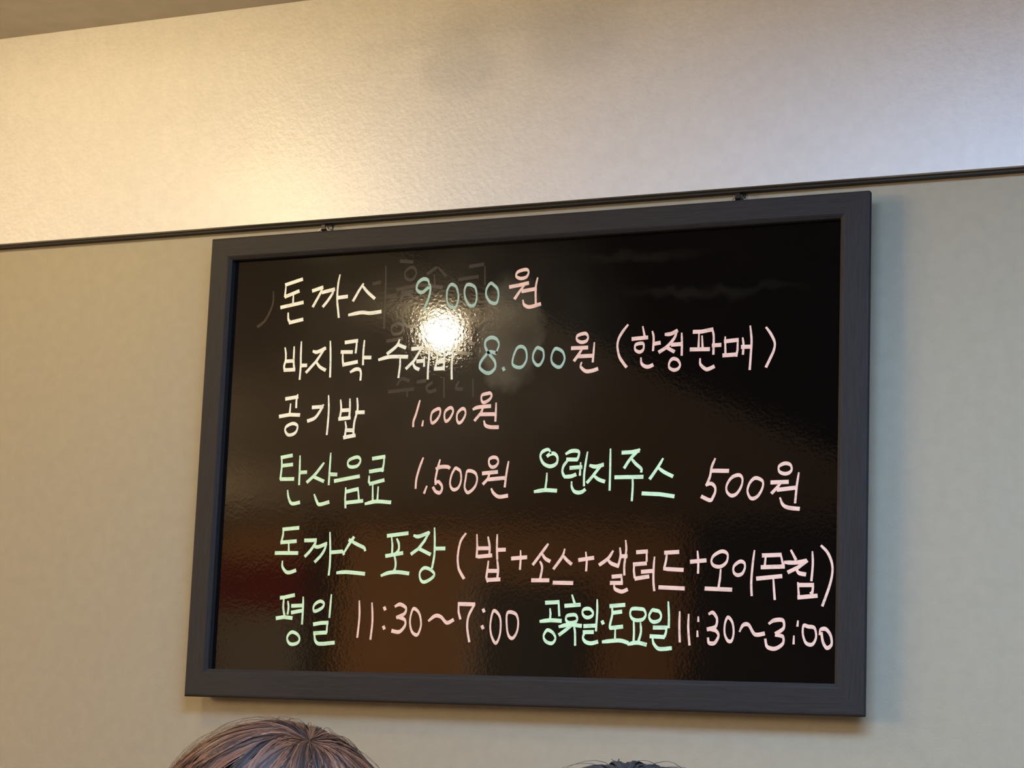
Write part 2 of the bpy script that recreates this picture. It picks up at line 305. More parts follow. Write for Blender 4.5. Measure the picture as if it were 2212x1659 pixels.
('G','평',[('S',1299,1282,1345,1285,1499,1316),('C',1349,1268,1347,1158,1371,1060),('C',1412,1233,1425,1159,1416,1077),('S',1255,1021,1367,1037,1483,1026),('S',1473,1179,1622,1185),('S',1475,1095,1626,1121),('C',1633,1289,1638,1161,1636,954),('O',1499,849,1444,813,1430,759,1468,705,1526,696,1588,717,1611,766,1576,820)]),
('G','일',[('O',1887,1242,1820,1212,1789,1162,1803,1118,1848,1123,1920,1163,1939,1213),('S',2041,1322,2036,1213,2029,1042),('S',1807,951,1914,969,2010,973),('S',2004,978,2000,855),('S',1817,838,1995,850),('C',1826,838,1836,760,1879,712,1958,708,2115,725)]),
('P','1',[('C',2448,1247,2460,1048,2444,799)]),
('P','1',[('C',2630,1223,2648,1000,2632,777)]),
('P',':',[('D',2813,1158),('D',2814,921)]),
('P','3',[('C',2961,1185,3029,1211,3111,1166,3092,1095,2991,1049),('C',2991,1054,3095,1025,3110,954,3035,873,2931,882)]),
('P','0',[('O',3214,1157,3176,1016,3205,885,3276,836,3318,897,3331,987,3296,1107)]),
('P','~',[('C',3437,1013,3524,1074,3604,1060,3686,991,3773,1027)]),
('P','7',[('S',3836,1232,3842,1122,3868,1043),('S',3837,1222,4054,1219),('C',4054,1214,3983,1084,3967,945,4003,767)]),
('P',':',[('D',4181,1145),('D',4175,942)]),
('P','0',[('O',4312,1137,4280,988,4297,850,4361,753,4412,852,4416,1019,4379,1108)]),
('P','0',[('O',4504,1119,4500,971,4527,853,4583,815,4639,894,4650,1022,4609,1110)]),
('G','공',[('S',5008,1246,5175,1255),('S',5176,1271,5182,1182,5191,1094),('S',5067,1172,5075,1116,5072,1050),('C',4944,1021,5070,1036,5216,1031),('O',5034,915,4995,853,5012,798,5065,766,5116,767,5150,818,5127,874,5080,910)]),
('G','휴',[('S',5350,1338,5384,1245),('S',5263,1211,5456,1226),('O',5354,1105,5293,1090,5279,1048,5316,1011,5393,1017,5427,1054,5405,1100),('C',5196,961,5327,988,5480,974),('S',5353,979,5279,922,5199,865),('C',5384,975,5402,905,5410,746)]),
('G','일',[('O',5519,1176,5490,1138,5517,1088,5568,1074,5618,1098,5626,1135,5585,1176),('C',5677,1284,5682,1140,5676,1001,5674,920),('S',5518,972,5662,980),('S',5513,900,5637,904),('C',5529,893,5508,837,5543,787,5614,770,5696,789)]),
('G','·',[('D',5756,1018)]),
('G','토',[('S',5847,1213,6030,1228),('C',5870,1213,5876,1114,5850,983,5861,950),('S',5880,1133,5992,1148),('S',5861,955,6010,971),('S',5920,951,5921,815),('C',5764,789,5896,805,5998,807,6084,783)]),
('G','요',[('O',6128,1182,6104,1126,6131,1070,6192,1048,6267,1062,6301,1114,6279,1170,6228,1183),('C',6152,1038,6159,907,6157,795),('C',6239,1015,6247,908,6215,792),('C',6090,766,6200,787,6316,765)]),
('G','일',[('O',6380,1166,6346,1105,6363,1054,6409,1031,6473,1051,6496,1102,6470,1153,6420,1166),('C',6582,1265,6594,1098,6595,969),('S',6406,966,6570,968),('C',6565,973,6562,913,6543,861),('S',6368,864,6538,857),('C',6394,850,6411,781,6462,726,6527,718,6631,729)]),
('P','1',[('C',6727,1152,6727,981,6737,806)]),
('P','1',[('C',6839,1122,6838,964,6858,772)]),
('P',':',[('S',6959,1093,6961,1047),('S',6952,930,6955,872)]),
('P','3',[('C',7092,1133,7139,1147,7189,1076,7172,986,7077,954),('C',7077,958,7173,942,7212,880,7167,799,7100,798,7085,851)]),
('P','0',[('O',7325,1095,7289,1024,7287,908,7327,828,7374,829,7396,918,7379,1034)]),
('P','~',[('C',7470,937,7511,1008,7577,1009,7654,904,7765,914)]),
('P','3',[('C',7824,1030,7883,1066,7985,1067,7996,979,7905,916),('C',7905,898,7988,882,7990,803,7899,744,7806,765,7781,848)]),
('P',':',[('S',8166,1060,8161,1007),('S',8121,888,8119,805)]),
('P','0',[('O',8234,1008,8227,912,8265,816,8338,799,8383,879,8363,983,8290,1000)]),
('P','0',[('C',8423,914,8436,967,8499,972,8555,899,8565,803,8512,763,8465,828,8446,932)]),
('X','ghost',[('O',2957,5492,2880,5437,2898,5352,2992,5334,3040,5415,3011,5477),('S',3327,5471,3200,5394),('S',3353,5469,3463,5355),('S',3299,5377,3312,5245),('S',2773,5215,3101,5257,3418,5209),('S',3648,5297,3918,5318),('S',3796,5455,3988,5473),('S',4008,5442,4019,5206)]),
('X','ghost',[('S',2841,5175,3000,5178),('O',2909,5147,2831,5104,2862,5018,2981,5024,3003,5107),('C',2941,5026,2870,4875,2930,4741,3076,4722),('S',2631,5126,2763,5137),('S',2526,5324,2420,5306),('O',2809,4770,2719,4727,2750,4642,2855,4649,2891,4731),('S',2661,4550,2885,4576),('S',2596,5526,2607,5200,2612,4720)]),
('X','ghost',[('S',3818,4969,3840,4475,3905,4461),('S',3852,4779,3992,4802),('S',4077,4617,4114,4650),('S',3653,4366,3847,4335),('S',3736,4503,3664,4401),('S',3209,4420,3300,4416)]),
('X','ghost',[('C',2838,3974,2899,4054,3006,4027),('S',2723,3895,3077,3918),('S',2986,3898,2990,3827),('C',3334,3991,3259,3935,3301,3875,3391,3896),('S',3500,4044,3512,3798),('S',3907,4006,3916,3797),('C',3709,3990,3674,3909,3765,3895),('S',3125,4005,3242,4018),('S',2806,5585,2980,5563)]),
('X','ghost',[('C',934,5287,932,5111,838,4916,722,4827)]),
]

# ------------------------------------------------------------------ setting
def struct(o): o['kind'] = 'structure'; return o

struct(box('wall_back', (XL, 0, 0), (XR, 0.12, CEIL + .1), M_WALL))
struct(box('wall_upper', (XL, -0.020, PANEL_Z), (XR, 0.0, CEIL), M_PANEL))
struct(box('trim_1', (XL, -0.012, PANEL_Z - 0.0035), (XR, 0.0, PANEL_Z), M_CHANNEL))
struct(box('ceiling', (XL, YF, CEIL), (XR, 0.0, CEIL + 0.1), M_CEIL))
M_FLOOR = mottle(mat('floor_vinyl', (.2, .13, .08), 0.45), (.16, .10, .06), (.22, .15, .09), scale=(1, 8, 1), nscale=6)
struct(box('floor', (XL, YF, -0.1), (XR, 0.12, 0), M_FLOOR))
M_SIDE = mottle(mat('side_wall_paint', (.3, .3, .3), 0.8), (.28, .26, .23), (.31, .29, .26), nscale=30)
M_WOOD = mottle(mat('brown_wood_panelling', (.2, .1, .05), 0.6), (.34, .175, .07), (.46, .25, .11), scale=(6, 6, .6), nscale=5, detail=5)
M_DARKW = mottle(mat('added_dark_surface', (.03, .03, .035), 0.7), (.020, .020, .024), (.03, .03, .036), nscale=20)
struct(box('wall_left', (XL - .1, YF, 0), (XL, 0.12, CEIL + .1), M_SIDE))
struct(box('wall_right', (XR, YF, 0), (XR + .1, 0.12, CEIL + .1), M_SIDE))
struct(box('wall_front', (XL, YF - .1, 0), (XR, YF, CEIL + .1), M_WOOD))
struct(box('added_dark_ceiling', (-0.45, YF + .02, CEIL - .012), (0.60, -1.25, CEIL), M_DARKW))      # dark ceiling section added to darken the board's reflection
struct(box('added_dark_wall', (-1.75, YF, 0), (XR, YF + .03, CEIL), M_DARKW))                     # dark far-wall section added to darken the board's reflection
M_GREY_SLAB = mat('grey_slab', (.22, .21, .20), .6)
d1 = struct(box('reflection_slab_1', (-4.15, YF, 0), (-3.62, YF + .04, 1.86), M_GREY_SLAB, None, .004))  # added slab standing in for grey clothes mirrored in the board
box('reflection_strip', (-3.62, YF, 0), (-3.50, YF + .06, CEIL), M_DARKW, d1)  # added strip that makes the dark vertical band in the reflection
box('reflection_red_patch', (-4.15, YF + .04, 1.88), (-3.62, YF + .05, 2.10), mat('dark_red_patch', (.20, .02, .02), .9), d1)  # added patch that makes the red spot in the reflection
d2 = struct(box('reflection_slab_2', (-2.70, YF, 0), (-2.20, YF + .04, 2.00), mat('blue_grey_slab', (.05, .055, .065), .6), None, .004))  # added slab standing in for a person mirrored in the board
box('reflection_strip', (-2.74, YF, 0), (-2.70, YF + .06, 2.03), M_GREY_SLAB, d2)  # added lighter edge for the grey streak in the reflection

# ------------------------------------------------------------------ lamps
def pendant(L, label, shade):
    t = thing('pendant_lamp', label, 'lamp', (L['loc'][0], L['loc'][1], L['loc'][2]))
    r = L['r']
    bm = bmesh.new(); bmesh.ops.create_uvsphere(bm, u_segments=24, v_segments=16, radius=r)
    o = from_bm('bulb', bm, mat('glowing_bulb', (1, .9, .7), .3, emit=L['col'], estr=L['e']), t, True)
    bm = bmesh.new(); add_lathe(bm, [(0, r + .012), (.014, r + .012), (.016, r + .010), (.016, r - .006), (0, r - .006)], 20)
    from_bm('socket', bm, M_BLACK, t, True)
    top = CEIL - L['loc'][2]
    bm = bmesh.new(); add_tube(bm, [(0, 0, r + .005), (0, 0, top - .004)], .0025, 8)
    from_bm('cord', bm, M_BLACK, t, True)
    bm = bmesh.new(); add_lathe(bm, [(0, top - .009), (.035, top - .008), (.04, top - .004), (.04, top), (0, top)], 24)
    from_bm('ceiling_rose', bm, M_BLACK, t, True)
    if shade:
        bm = bmesh.new(); add_lathe(bm, [(.017, .044), (.11, .037), (.111, .035), (.017, .041)], 32)
        from_bm('shade', bm, M_BLACK, t, True)
    return t
pendant(LAMP_NEAR, 'warm bulb under a flat black disc shade, left of the menu board', True)
pendant(LAMP_ROOM, 'warm bare bulb below the ceiling mid-room, mirrored in the glossy menu board', False)
pendant(FILL_LAMPS_FAR[0], 'big warm globe bulb added over the left side of the room to light the mirrored ceiling', False)
pendant(FILL_LAMPS_FAR[1], 'big warm globe bulb added in the far left corner of the room to light the mirrored far wall', False)
M_WHITE = mat('white_enamel', (.8, .8, .8), .4)
for L in LED:
    t = thing('ceiling_light', '%s flat rectangular LED panel on the ceiling at %s' % (L['tone'], {'cool bluish': 'right of the menu board', 'neutral white': 'the right rear of the room, added as ambient fill', 'warm white': 'the far left, added as ambient fill'}[L['tone']]), 'light', (L['loc'][0], L['loc'][1], CEIL))
    a, b = L['sx'] / 2, L['sy'] / 2
    bm = bmesh.new()
    for lo, hi in (((-a - .02, -b - .02, -.02), (-a, b + .02, 0)), ((a, -b - .02, -.02), (a + .02, b + .02, 0)), ((-a, -b - .02, -.02), (a, -b, 0)), ((-a, b, -.02), (a, b + .02, 0))):
        add_box(bm, lo, hi)
    from_bm('light_frame', bm, M_WHITE, t)
    box('diffuser', (-a, -b, -.012), (a, b, -.002), mat('led_diffuser', (.8, .8, .8), .5, emit=L['col'], estr=L['e']), t)

# ------------------------------------------------------------------ menu board
W, H = 0.9, 0.602955
board = thing('menu_board', 'black glossy menu board in dark wooden frame with handwritten Korean menu, hung on wall', 'menu board', (0, 0, ZB))
WID = {'L': .0325, 'R': .0368, 'T': .0300, 'B': .0360}
RAD = {'TL': .0012, 'TR': .0045, 'BR': .0015, 'BL': .0012}
# profile: fraction of the rail's width inwards, depth y
PROF = [(0.30, -.008), (0.04, -.0235), (0.0, -.0275), (.05, -.0296), (.10, -.0300), (.84, -.0300), (.90, -.0290), (1.0, -.0265), (1.0, -.0170), (.80, -.0080)]
def corner_arc(which, u):
    """six points round a corner at inset fraction u, in the sense of the outline"""
    l, r, tp, bt = WID['L'] * u, WID['R'] * u, WID['T'] * u, WID['B'] * u
    cx, cz, sx, sz = {'TL': (l, H - tp, 1, -1), 'TR': (W - r, H - tp, -1, -1), 'BR': (W - r, bt, -1, 1), 'BL': (l, bt, 1, 1)}[which]
    rr = max(RAD[which] * (1 - 6 * u), .0002)
    out = []
    for k in range(7):
        a = math.pi / 2 * k / 6
        out.append((cx + sx * rr * (1 - math.sin(a)), cz + sz * rr * (1 - math.cos(a))))   # from the horizontal rail (k=0) round to the vertical one
    return out
def rail(side):
    a, b = {'T': ('TL', 'TR'), 'B': ('BL', 'BR'), 'L': ('TL', 'BL'), 'R': ('TR', 'BR')}[side]
    cols = []
    for u, y in PROF:
        A, B = corner_arc(a, u), corner_arc(b, u)
        if side in 'TB': pts = A[3::-1] + B[:4]
        else: pts = A[3:] + B[:2:-1]
        cols.append([(p[0], y, p[1]) for p in pts])
    n = len(cols[0]); bm = bmesh.new()
    V = [[bm.verts.new(p) for p in c] for c in cols]
    k = len(V)
    for i in range(k):
        for j in range(n - 1):
            bm.faces.new((V[i][j], V[i][j + 1], V[(i + 1) % k][j + 1], V[(i + 1) % k][j]))
    bm.faces.new([V[i][0] for i in range(k)]); bm.faces.new([V[i][-1] for i in range(k)][::-1])
    bmesh.ops.recalc_face_normals(bm, faces=bm.faces)
    o = from_bm('frame_rail', bm, M_FRAME if side in 'TB' else M_FRAME_V, board)
    return o
for s in 'TBLR': rail(s)
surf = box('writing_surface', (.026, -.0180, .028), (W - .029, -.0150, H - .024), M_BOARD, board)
surf['label'] = 'glossy black writing surface with wiped marker swipes and a painted greyish reflection'
box('backing', (.02, -.0150, .02), (W - .02, -.0090, H - .02), M_BACK, board)

def catmull(p, closed):
    n = len(p); out = []
    rngi = range(n) if closed else range(n - 1)
    for i in rngi:
        if closed: p0, p1, p2, p3 = p[i - 1], p[i], p[(i + 1) % n], p[(i + 2) % n]
        else: p0, p1, p2, p3 = p[max(i - 1, 0)], p[i], p[i + 1], p[min(i + 2, n - 1)]
        m = 7
        for k in range(m):
            t = k / m
            out.append(0.5 * ((2 * p1) + (p2 - p0) * t + (2 * p0 - 5 * p1 + 4 * p2 - p3) * t * t + (3 * p1 - p0 - 3 * p2 + p3) * t ** 3))
    if not closed: out.append(p[-1])
    return out

NIB_H, NIB_W = .0048, .0025      # chisel nib: tall for sideways strokes, thin for downstrokes
def ribbon(bm, pts, closed, y0, scale=1.0, taper=True, thick=.00025):
    n = len(pts)
    if n < 2: return
    tot = sum((pts[i + 1] - pts[i]).length for i in range(n - 1)) or 1e-6
    rows = []; run = 0
    for i, p in enumerate(pts):
        if closed: t = pts[(i + 1) % n] - pts[i - 1]
        else: t = pts[min(i + 1, n - 1)] - pts[max(i - 1, 0)]
        if i: run += (pts[i] - pts[i - 1]).length
        t = t.normalized(); nrm = Vector((-t.y, t.x))
        w = math.sqrt((NIB_W * t.y) ** 2 + (NIB_H * t.x) ** 2) * scale
        if not closed and taper:
            w *= 0.72 + 0.28 * min(1.0, run / (0.18 * tot))
            if abs(t.y) > .8: w *= 1.0 + 0.10 * (run / tot)
        if not closed and 0 < i < n - 1:
            a = (pts[i] - pts[i - 1]).normalized(); b = (pts[i + 1] - pts[i]).normalized()
            w /= max(.7, math.sqrt(max(0, (1 + a.dot(b)) / 2)))
        rows.append((p - nrm * w / 2, p + nrm * w / 2))
    if not closed:          # chisel ends run on a little past the stroke's last point
        t0 = (pts[0] - pts[1]).normalized() * .0009 * scale; t1 = (pts[-1] - pts[-2]).normalized() * .0009 * scale
        rows[0] = tuple(q + t0 for q in rows[0]); rows[-1] = tuple(q + t1 for q in rows[-1])
    V = [[bm.verts.new((q.x, y, q.y)) for q, y in ((a, y0), (b, y0), (b, y0 - thick), (a, y0 - thick))] for a, b in rows]
    m = len(V)
    for i in range(m if closed else m - 1):
        A, B = V[i], V[(i + 1) % m]
        for k in range(4): bm.faces.new((A[k], A[(k + 1) % 4], B[(k + 1) % 4], B[k]))
    if not closed:
        bm.faces.new(V[0][::-1]); bm.faces.new(V[-1])

def segments_of(pts):
    """cut a polyline where it turns sharply, as the pen does"""
    out = [[pts[0]]]
    for i in range(1, len(pts)):
        out[-1].append(pts[i])
        if i < len(pts) - 1:
            a = (pts[i] - pts[i - 1]).normalized(); b = (pts[i + 1] - pts[i]).normalized()
            if a.dot(b) < 0.55: out.append([pts[i]])
    return out

LINES = ['first', 'second', 'third', 'fourth', 'fifth', 'last']
for c, txt, strokes in INK:
    bm = bmesh.new(); lift = 0.0; zs = []; xs = []
    y0 = -.01798
    for kind, *co in strokes:
        pts = [Vector((co[i] / 10000, co[i + 1] / 10000)) for i in range(0, len(co), 2)]
        zs += [p.y for p in pts]; xs += [p.x for p in pts]
        sc = 1.0 if c != 'X' else 0.95
        if c == 'X' and lift == 0: y0 = -.01799; th = .00002
        th = .00025 if c != 'X' else .00002
        d = lift * (1 if c != 'X' else .1)
        if kind == 'D':
            p = pts[0]
            ribbon(bm, [p + Vector((-.0006, .0012)), p + Vector((.0006, -.0012))], False, y0, 1.25, False, th + d); lift += .00002; continue
        if kind == 'S':
            for sg in segments_of(pts):
                ribbon(bm, sg, False, y0, sc, len(sg) > 1 and abs((sg[-1] - sg[0]).normalized().y) > .7, th + lift * (.1 if c == 'X' else 1)); lift += .00002
        else:
            ribbon(bm, catmull(pts, kind == 'O'), kind == 'O', y0, sc * (0.92 if kind == 'O' else 1), True, th + d); lift += .00002
    bmesh.ops.recalc_face_normals(bm, faces=bm.faces)
    z = sum(zs) / len(zs); x = sum(xs) / len(xs)
    key = c
    if c == 'G' and z < .30: key = 'g'
    o = from_bm('handwriting' if c != 'X' else 'erased_handwriting', bm, INKM[key], surf)
    if c == 'X': o['label'] = 'faint half-wiped trace of older handwriting'; o['kind'] = 'stuff'
    else:
        li = 0 if z > .455 or (z > .445 and x < .3) else 1 if z > .36 else 2 if z > .30 else 3 if z > .21 else 4 if z > .115 else 5
        o['label'] = "%s handwritten '%s'" % (INKNAME[key], txt)

# hanging loops on the board's top edge
for hx in (.1625, .7320):
    bm = bmesh.new()
    zt = H
    add_tube(bm, [(hx - .0105, -.0125, zt - .004), (hx - .009, -.0125, zt + .004), (hx - .002, -.0115, zt + .0105), (hx + .003, -.0115, zt + .0105), (hx + .0095, -.0125, zt + .003), (hx + .0105, -.0125, zt - .004)], .0008, 8)
    o = from_bm('hanging_loop', bm, M_STEEL, board, True)

# hooks under the upper panel that carry the board
for i, hx in enumerate((.1625, .7320)):
    bm = bmesh.new()
    # flat strip from the channel, curling under the loop
    prof = [(-.002, PANEL_Z - .001), (-.002, PANEL_Z - .012), (-.006, PANEL_Z - .0155), (-.012, PANEL_Z - .0160), (-.0165, PANEL_Z - .0125), (-.0175, PANEL_Z - .007)]
    wd = [.0045, .0045, .0042, .0038, .0034, .0026]
    V = []
    for (y, z), w in zip(prof, wd):
        V.append([bm.verts.new((hx + .0005 - w, y, z)), bm.verts.new((hx + .0005 + w, y, z)), bm.verts.new((hx + .0005 + w, y + .0012, z + .0012)), bm.verts.new((hx + .0005 - w, y + .0012, z + .0012))])
    for A, B in zip(V, V[1:]):
        for k in range(4): bm.faces.new((A[k], A[(k + 1) % 4], B[(k + 1) % 4], B[k]))
    bm.faces.new(V[0]); bm.faces.new(V[-1][::-1])
    bmesh.ops.recalc_face_normals(bm, faces=bm.faces)
    o = from_bm('picture_hook', bm, M_BLACK)
    o['label'] = 'small black %s hook under the upper wall panel holding the menu board' % ('left-hand', 'right-hand')[i]
    o['category'] = 'hook'; o['group'] = 'hooks the menu board hangs from'

# ------------------------------------------------------------------ people
def add_cap(bm, p, q, r1, r2, n=14):
    p = Vector(p); q = Vector(q); ax = (q - p); L = ax.length; ax.normalize()
    rot = ax.to_track_quat('Z', 'Y').to_matrix()
    prof = [(math.cos(a) * r1, math.sin(a) * r1) for a in [-math.pi / 2 + math.pi / 2 * k / 4 for k in range(5)]]
    prof += [(math.cos(a) * r2, L + math.sin(a) * r2) for a in [math.pi / 2 * k / 4 for k in range(5)]]
    rings = []
    for r, z in prof:
        if r < 1e-5: rings.append([bm.verts.new(p + rot @ Vector((0, 0, z)))])
        else: rings.append([bm.verts.new(p + rot @ Vector((r * math.cos(2 * math.pi * i / n), r * math.sin(2 * math.pi * i / n), z))) for i in range(n)])
    for a, b in zip(rings, rings[1:]):
        for i in range(n):
            j = (i + 1) % n
            if len(a) == 1: bm.faces.new((a[0], b[j], b[i]))
            elif len(b) == 1: bm.faces.new((a[i], a[j], b[0]))
            else: bm.faces.new((a[i], a[j], b[j], b[i]))

def add_ell(bm, c, r, rz=0.0):
    bmesh.ops.create_uvsphere(bm, u_segments=24, v_segments=16, radius=1.0,
        matrix=Matrix.Translation(Vector(c)) @ Matrix.Rotation(rz, 4, 'Z') @ Matrix.Diagonal((*r, 1)))

def remeshed(name, bm, voxel, m, parent, smooth=3):
    bmesh.ops.recalc_face_normals(bm, faces=bm.faces)
    o = from_bm(name, bm, None, parent)
    md = o.modifiers.new('r', 'REMESH'); md.mode = 'VOXEL'; md.voxel_size = voxel
    ms = o.modifiers.new('s', 'SMOOTH'); ms.iterations = smooth; ms.factor = .5
    dg = bpy.context.evaluated_depsgraph_get(); dg.update()
    me = bpy.data.meshes.new_from_object(o.evaluated_get(dg))
    o.modifiers.clear(); old = o.data; o.data = me; bpy.data.meshes.remove(old)
    me.name = name; me.materials.clear(); me.materials.append(m)
    me.polygons.foreach_set('use_smooth', [True] * len(me.polygons))
    return o

M_SKIN = mat('skin', (.50, .30, .20), .5, .4)
M_SKIN.node_tree.nodes['Principled BSDF'].inputs['Subsurface Weight'].default_value = .1
M_EYE = mat('eye_white', (.7, .7, .68), .2); M_IRIS = mat('iris', (.03, .015, .008), .1)

def hair_material(name, dark, light, rough=.45):
    m = mat(name, dark, rough, .22)
    b = m.node_tree.nodes['Principled BSDF']
    at = nd(m, 'ShaderNodeAttribute', attribute_name='tone')
    r = nd(m, 'ShaderNodeValToRGB')
    r.color_ramp.elements[0].color = (*dark, 1); r.color_ramp.elements[1].color = (*light, 1)
    r.color_ramp.elements[0].position = .15; r.color_ramp.elements[1].position = .95
    lk(m, at.outputs['Fac'], r.inputs[0]); lk(m, r.outputs[0], b.inputs['Base Color'])
    return m

def make_hair(parent, C0, rad, k, m, n, length, width, dip=.05, short=False):
    """strands that spring from the crown whorl k and follow the head; C0 centre, rad radii of the hair's outside"""
    C0 = np.array(C0); rad = np.array(rad); k = np.array(k, float); k /= np.linalg.norm(k)
    t1 = np.cross(k, [0, 0, 1.0]); t1 /= np.linalg.norm(t1); t2 = np.cross(t1, k)
    V = []; F = []; T = []
    # scalp-hugging under layer
    nu, nv = 48, 20
    for j in range(nv + 1):
        th = math.pi * .62 * j / nv
        for i in range(nu):
            ph = 2 * math.pi * i / nu
            d = np.array([math.sin(th) * math.cos(ph), math.sin(th) * math.sin(ph), math.cos(th)])
            if d[1] > .55 and th > 1.0: d = d * np.array([1, .8, 1])
            V.append(C0 + d * rad * .955); T.append(.08)
    for j in range(nv):
        for i in range(nu):
            a = j * nu + i; b = j * nu + (i + 1) % nu
            F.append((a, b, b + nu, a + nu))
    nclump = 210
    cl = [(2 * math.pi * rng.random(), rng.random(), rng.random(), rng.normal()) for _ in range(nclump)]
    for s in range(n):
        cpsi, clift, ctone, cbend = cl[int(rng.integers(nclump))]
        psi = cpsi + rng.normal() * .022
        s0 = abs(rng.normal()) * .10 + .01
        if rng.random() < .45: s0 = rng.random() * 1.1
        lift = .985 + .022 * clift + .010 * rng.random()
        fly = rng.random() < (.012 if short else .035)
        tone = np.clip(.65 * ctone + .35 * rng.random(), 0, 1) ** 1.5
        smax = 2.3 if not short else 1.2 + .5 * rng.random()
        npt = 18; pts = []; down_mode = False; stop = False
        p = None
        for q in range(npt):
            a = s0 + (smax - s0) * q / (npt - 1)
            pa = psi + .16 * cbend * a + (0.10 * math.sin(5 * a + 9 * clift))
            d = k * math.cos(a) + (t1 * math.cos(pa) + t2 * math.sin(pa)) * math.sin(a)
            rr = lift * (1 - dip * math.exp(-(a / .17) ** 2))
            if fly: rr *= 1 + .035 * math.sin(min(a * 1.7, 3.1)) * (0.4 + clift)
            if not down_mode:
                np_ = C0 + d * rad * rr
                if d[2] < .12 and a > .4:
                    down_mode = True
                    if short: break
            if down_mode:
                if p is None: break
                step = length / 8
                out = np.array([d[0], d[1], 0]); 
                np_ = p + np.array([0, 0, -step]) + (C0 + np.array([p[0] - C0[0], p[1] - C0[1], 0]) - C0) * (-.03)
                if np_[2] < C0[2] - length: break
            if np_[1] > C0[1] + .62 * rad[1] and np_[2] < C0[2] + .35 * rad[2] and abs(np_[0] - C0[0]) < .80 * rad[0]: break
            p = np_; pts.append(p)
        if len(pts) < 3: continue
        base = len(V); L = len(pts)
        for q, pt in enumerate(pts):
            t = pts[min(q + 1, L - 1)] - pts[max(q - 1, 0)]; t = t / (np.linalg.norm(t) + 1e-9)
            nrm = pt - C0; nrm = nrm / np.linalg.norm(nrm)
            sd = np.cross(t, nrm); sd /= (np.linalg.norm(sd) + 1e-9)
            w = width * (1 - .75 * (q / (L - 1)) ** 3) * (.45 if q == 0 else 1) * (.5 if fly else 1)
            V += [pt - sd * w / 2, pt + nrm * w * .35, pt + sd * w / 2]; T += [tone] * 3
        for q in range(L - 1):
            b = base + q * 3
            F += [(b, b + 1, b + 4, b + 3), (b + 1, b + 2, b + 5, b + 4)]
    o = from_data('hair', V, F, m, parent, True)
    at = o.data.attributes.new('tone', 'FLOAT', 'POINT'); at.data.foreach_set('value', [float(t) for t in T])
    o['kind'] = 'stuff'
    return o

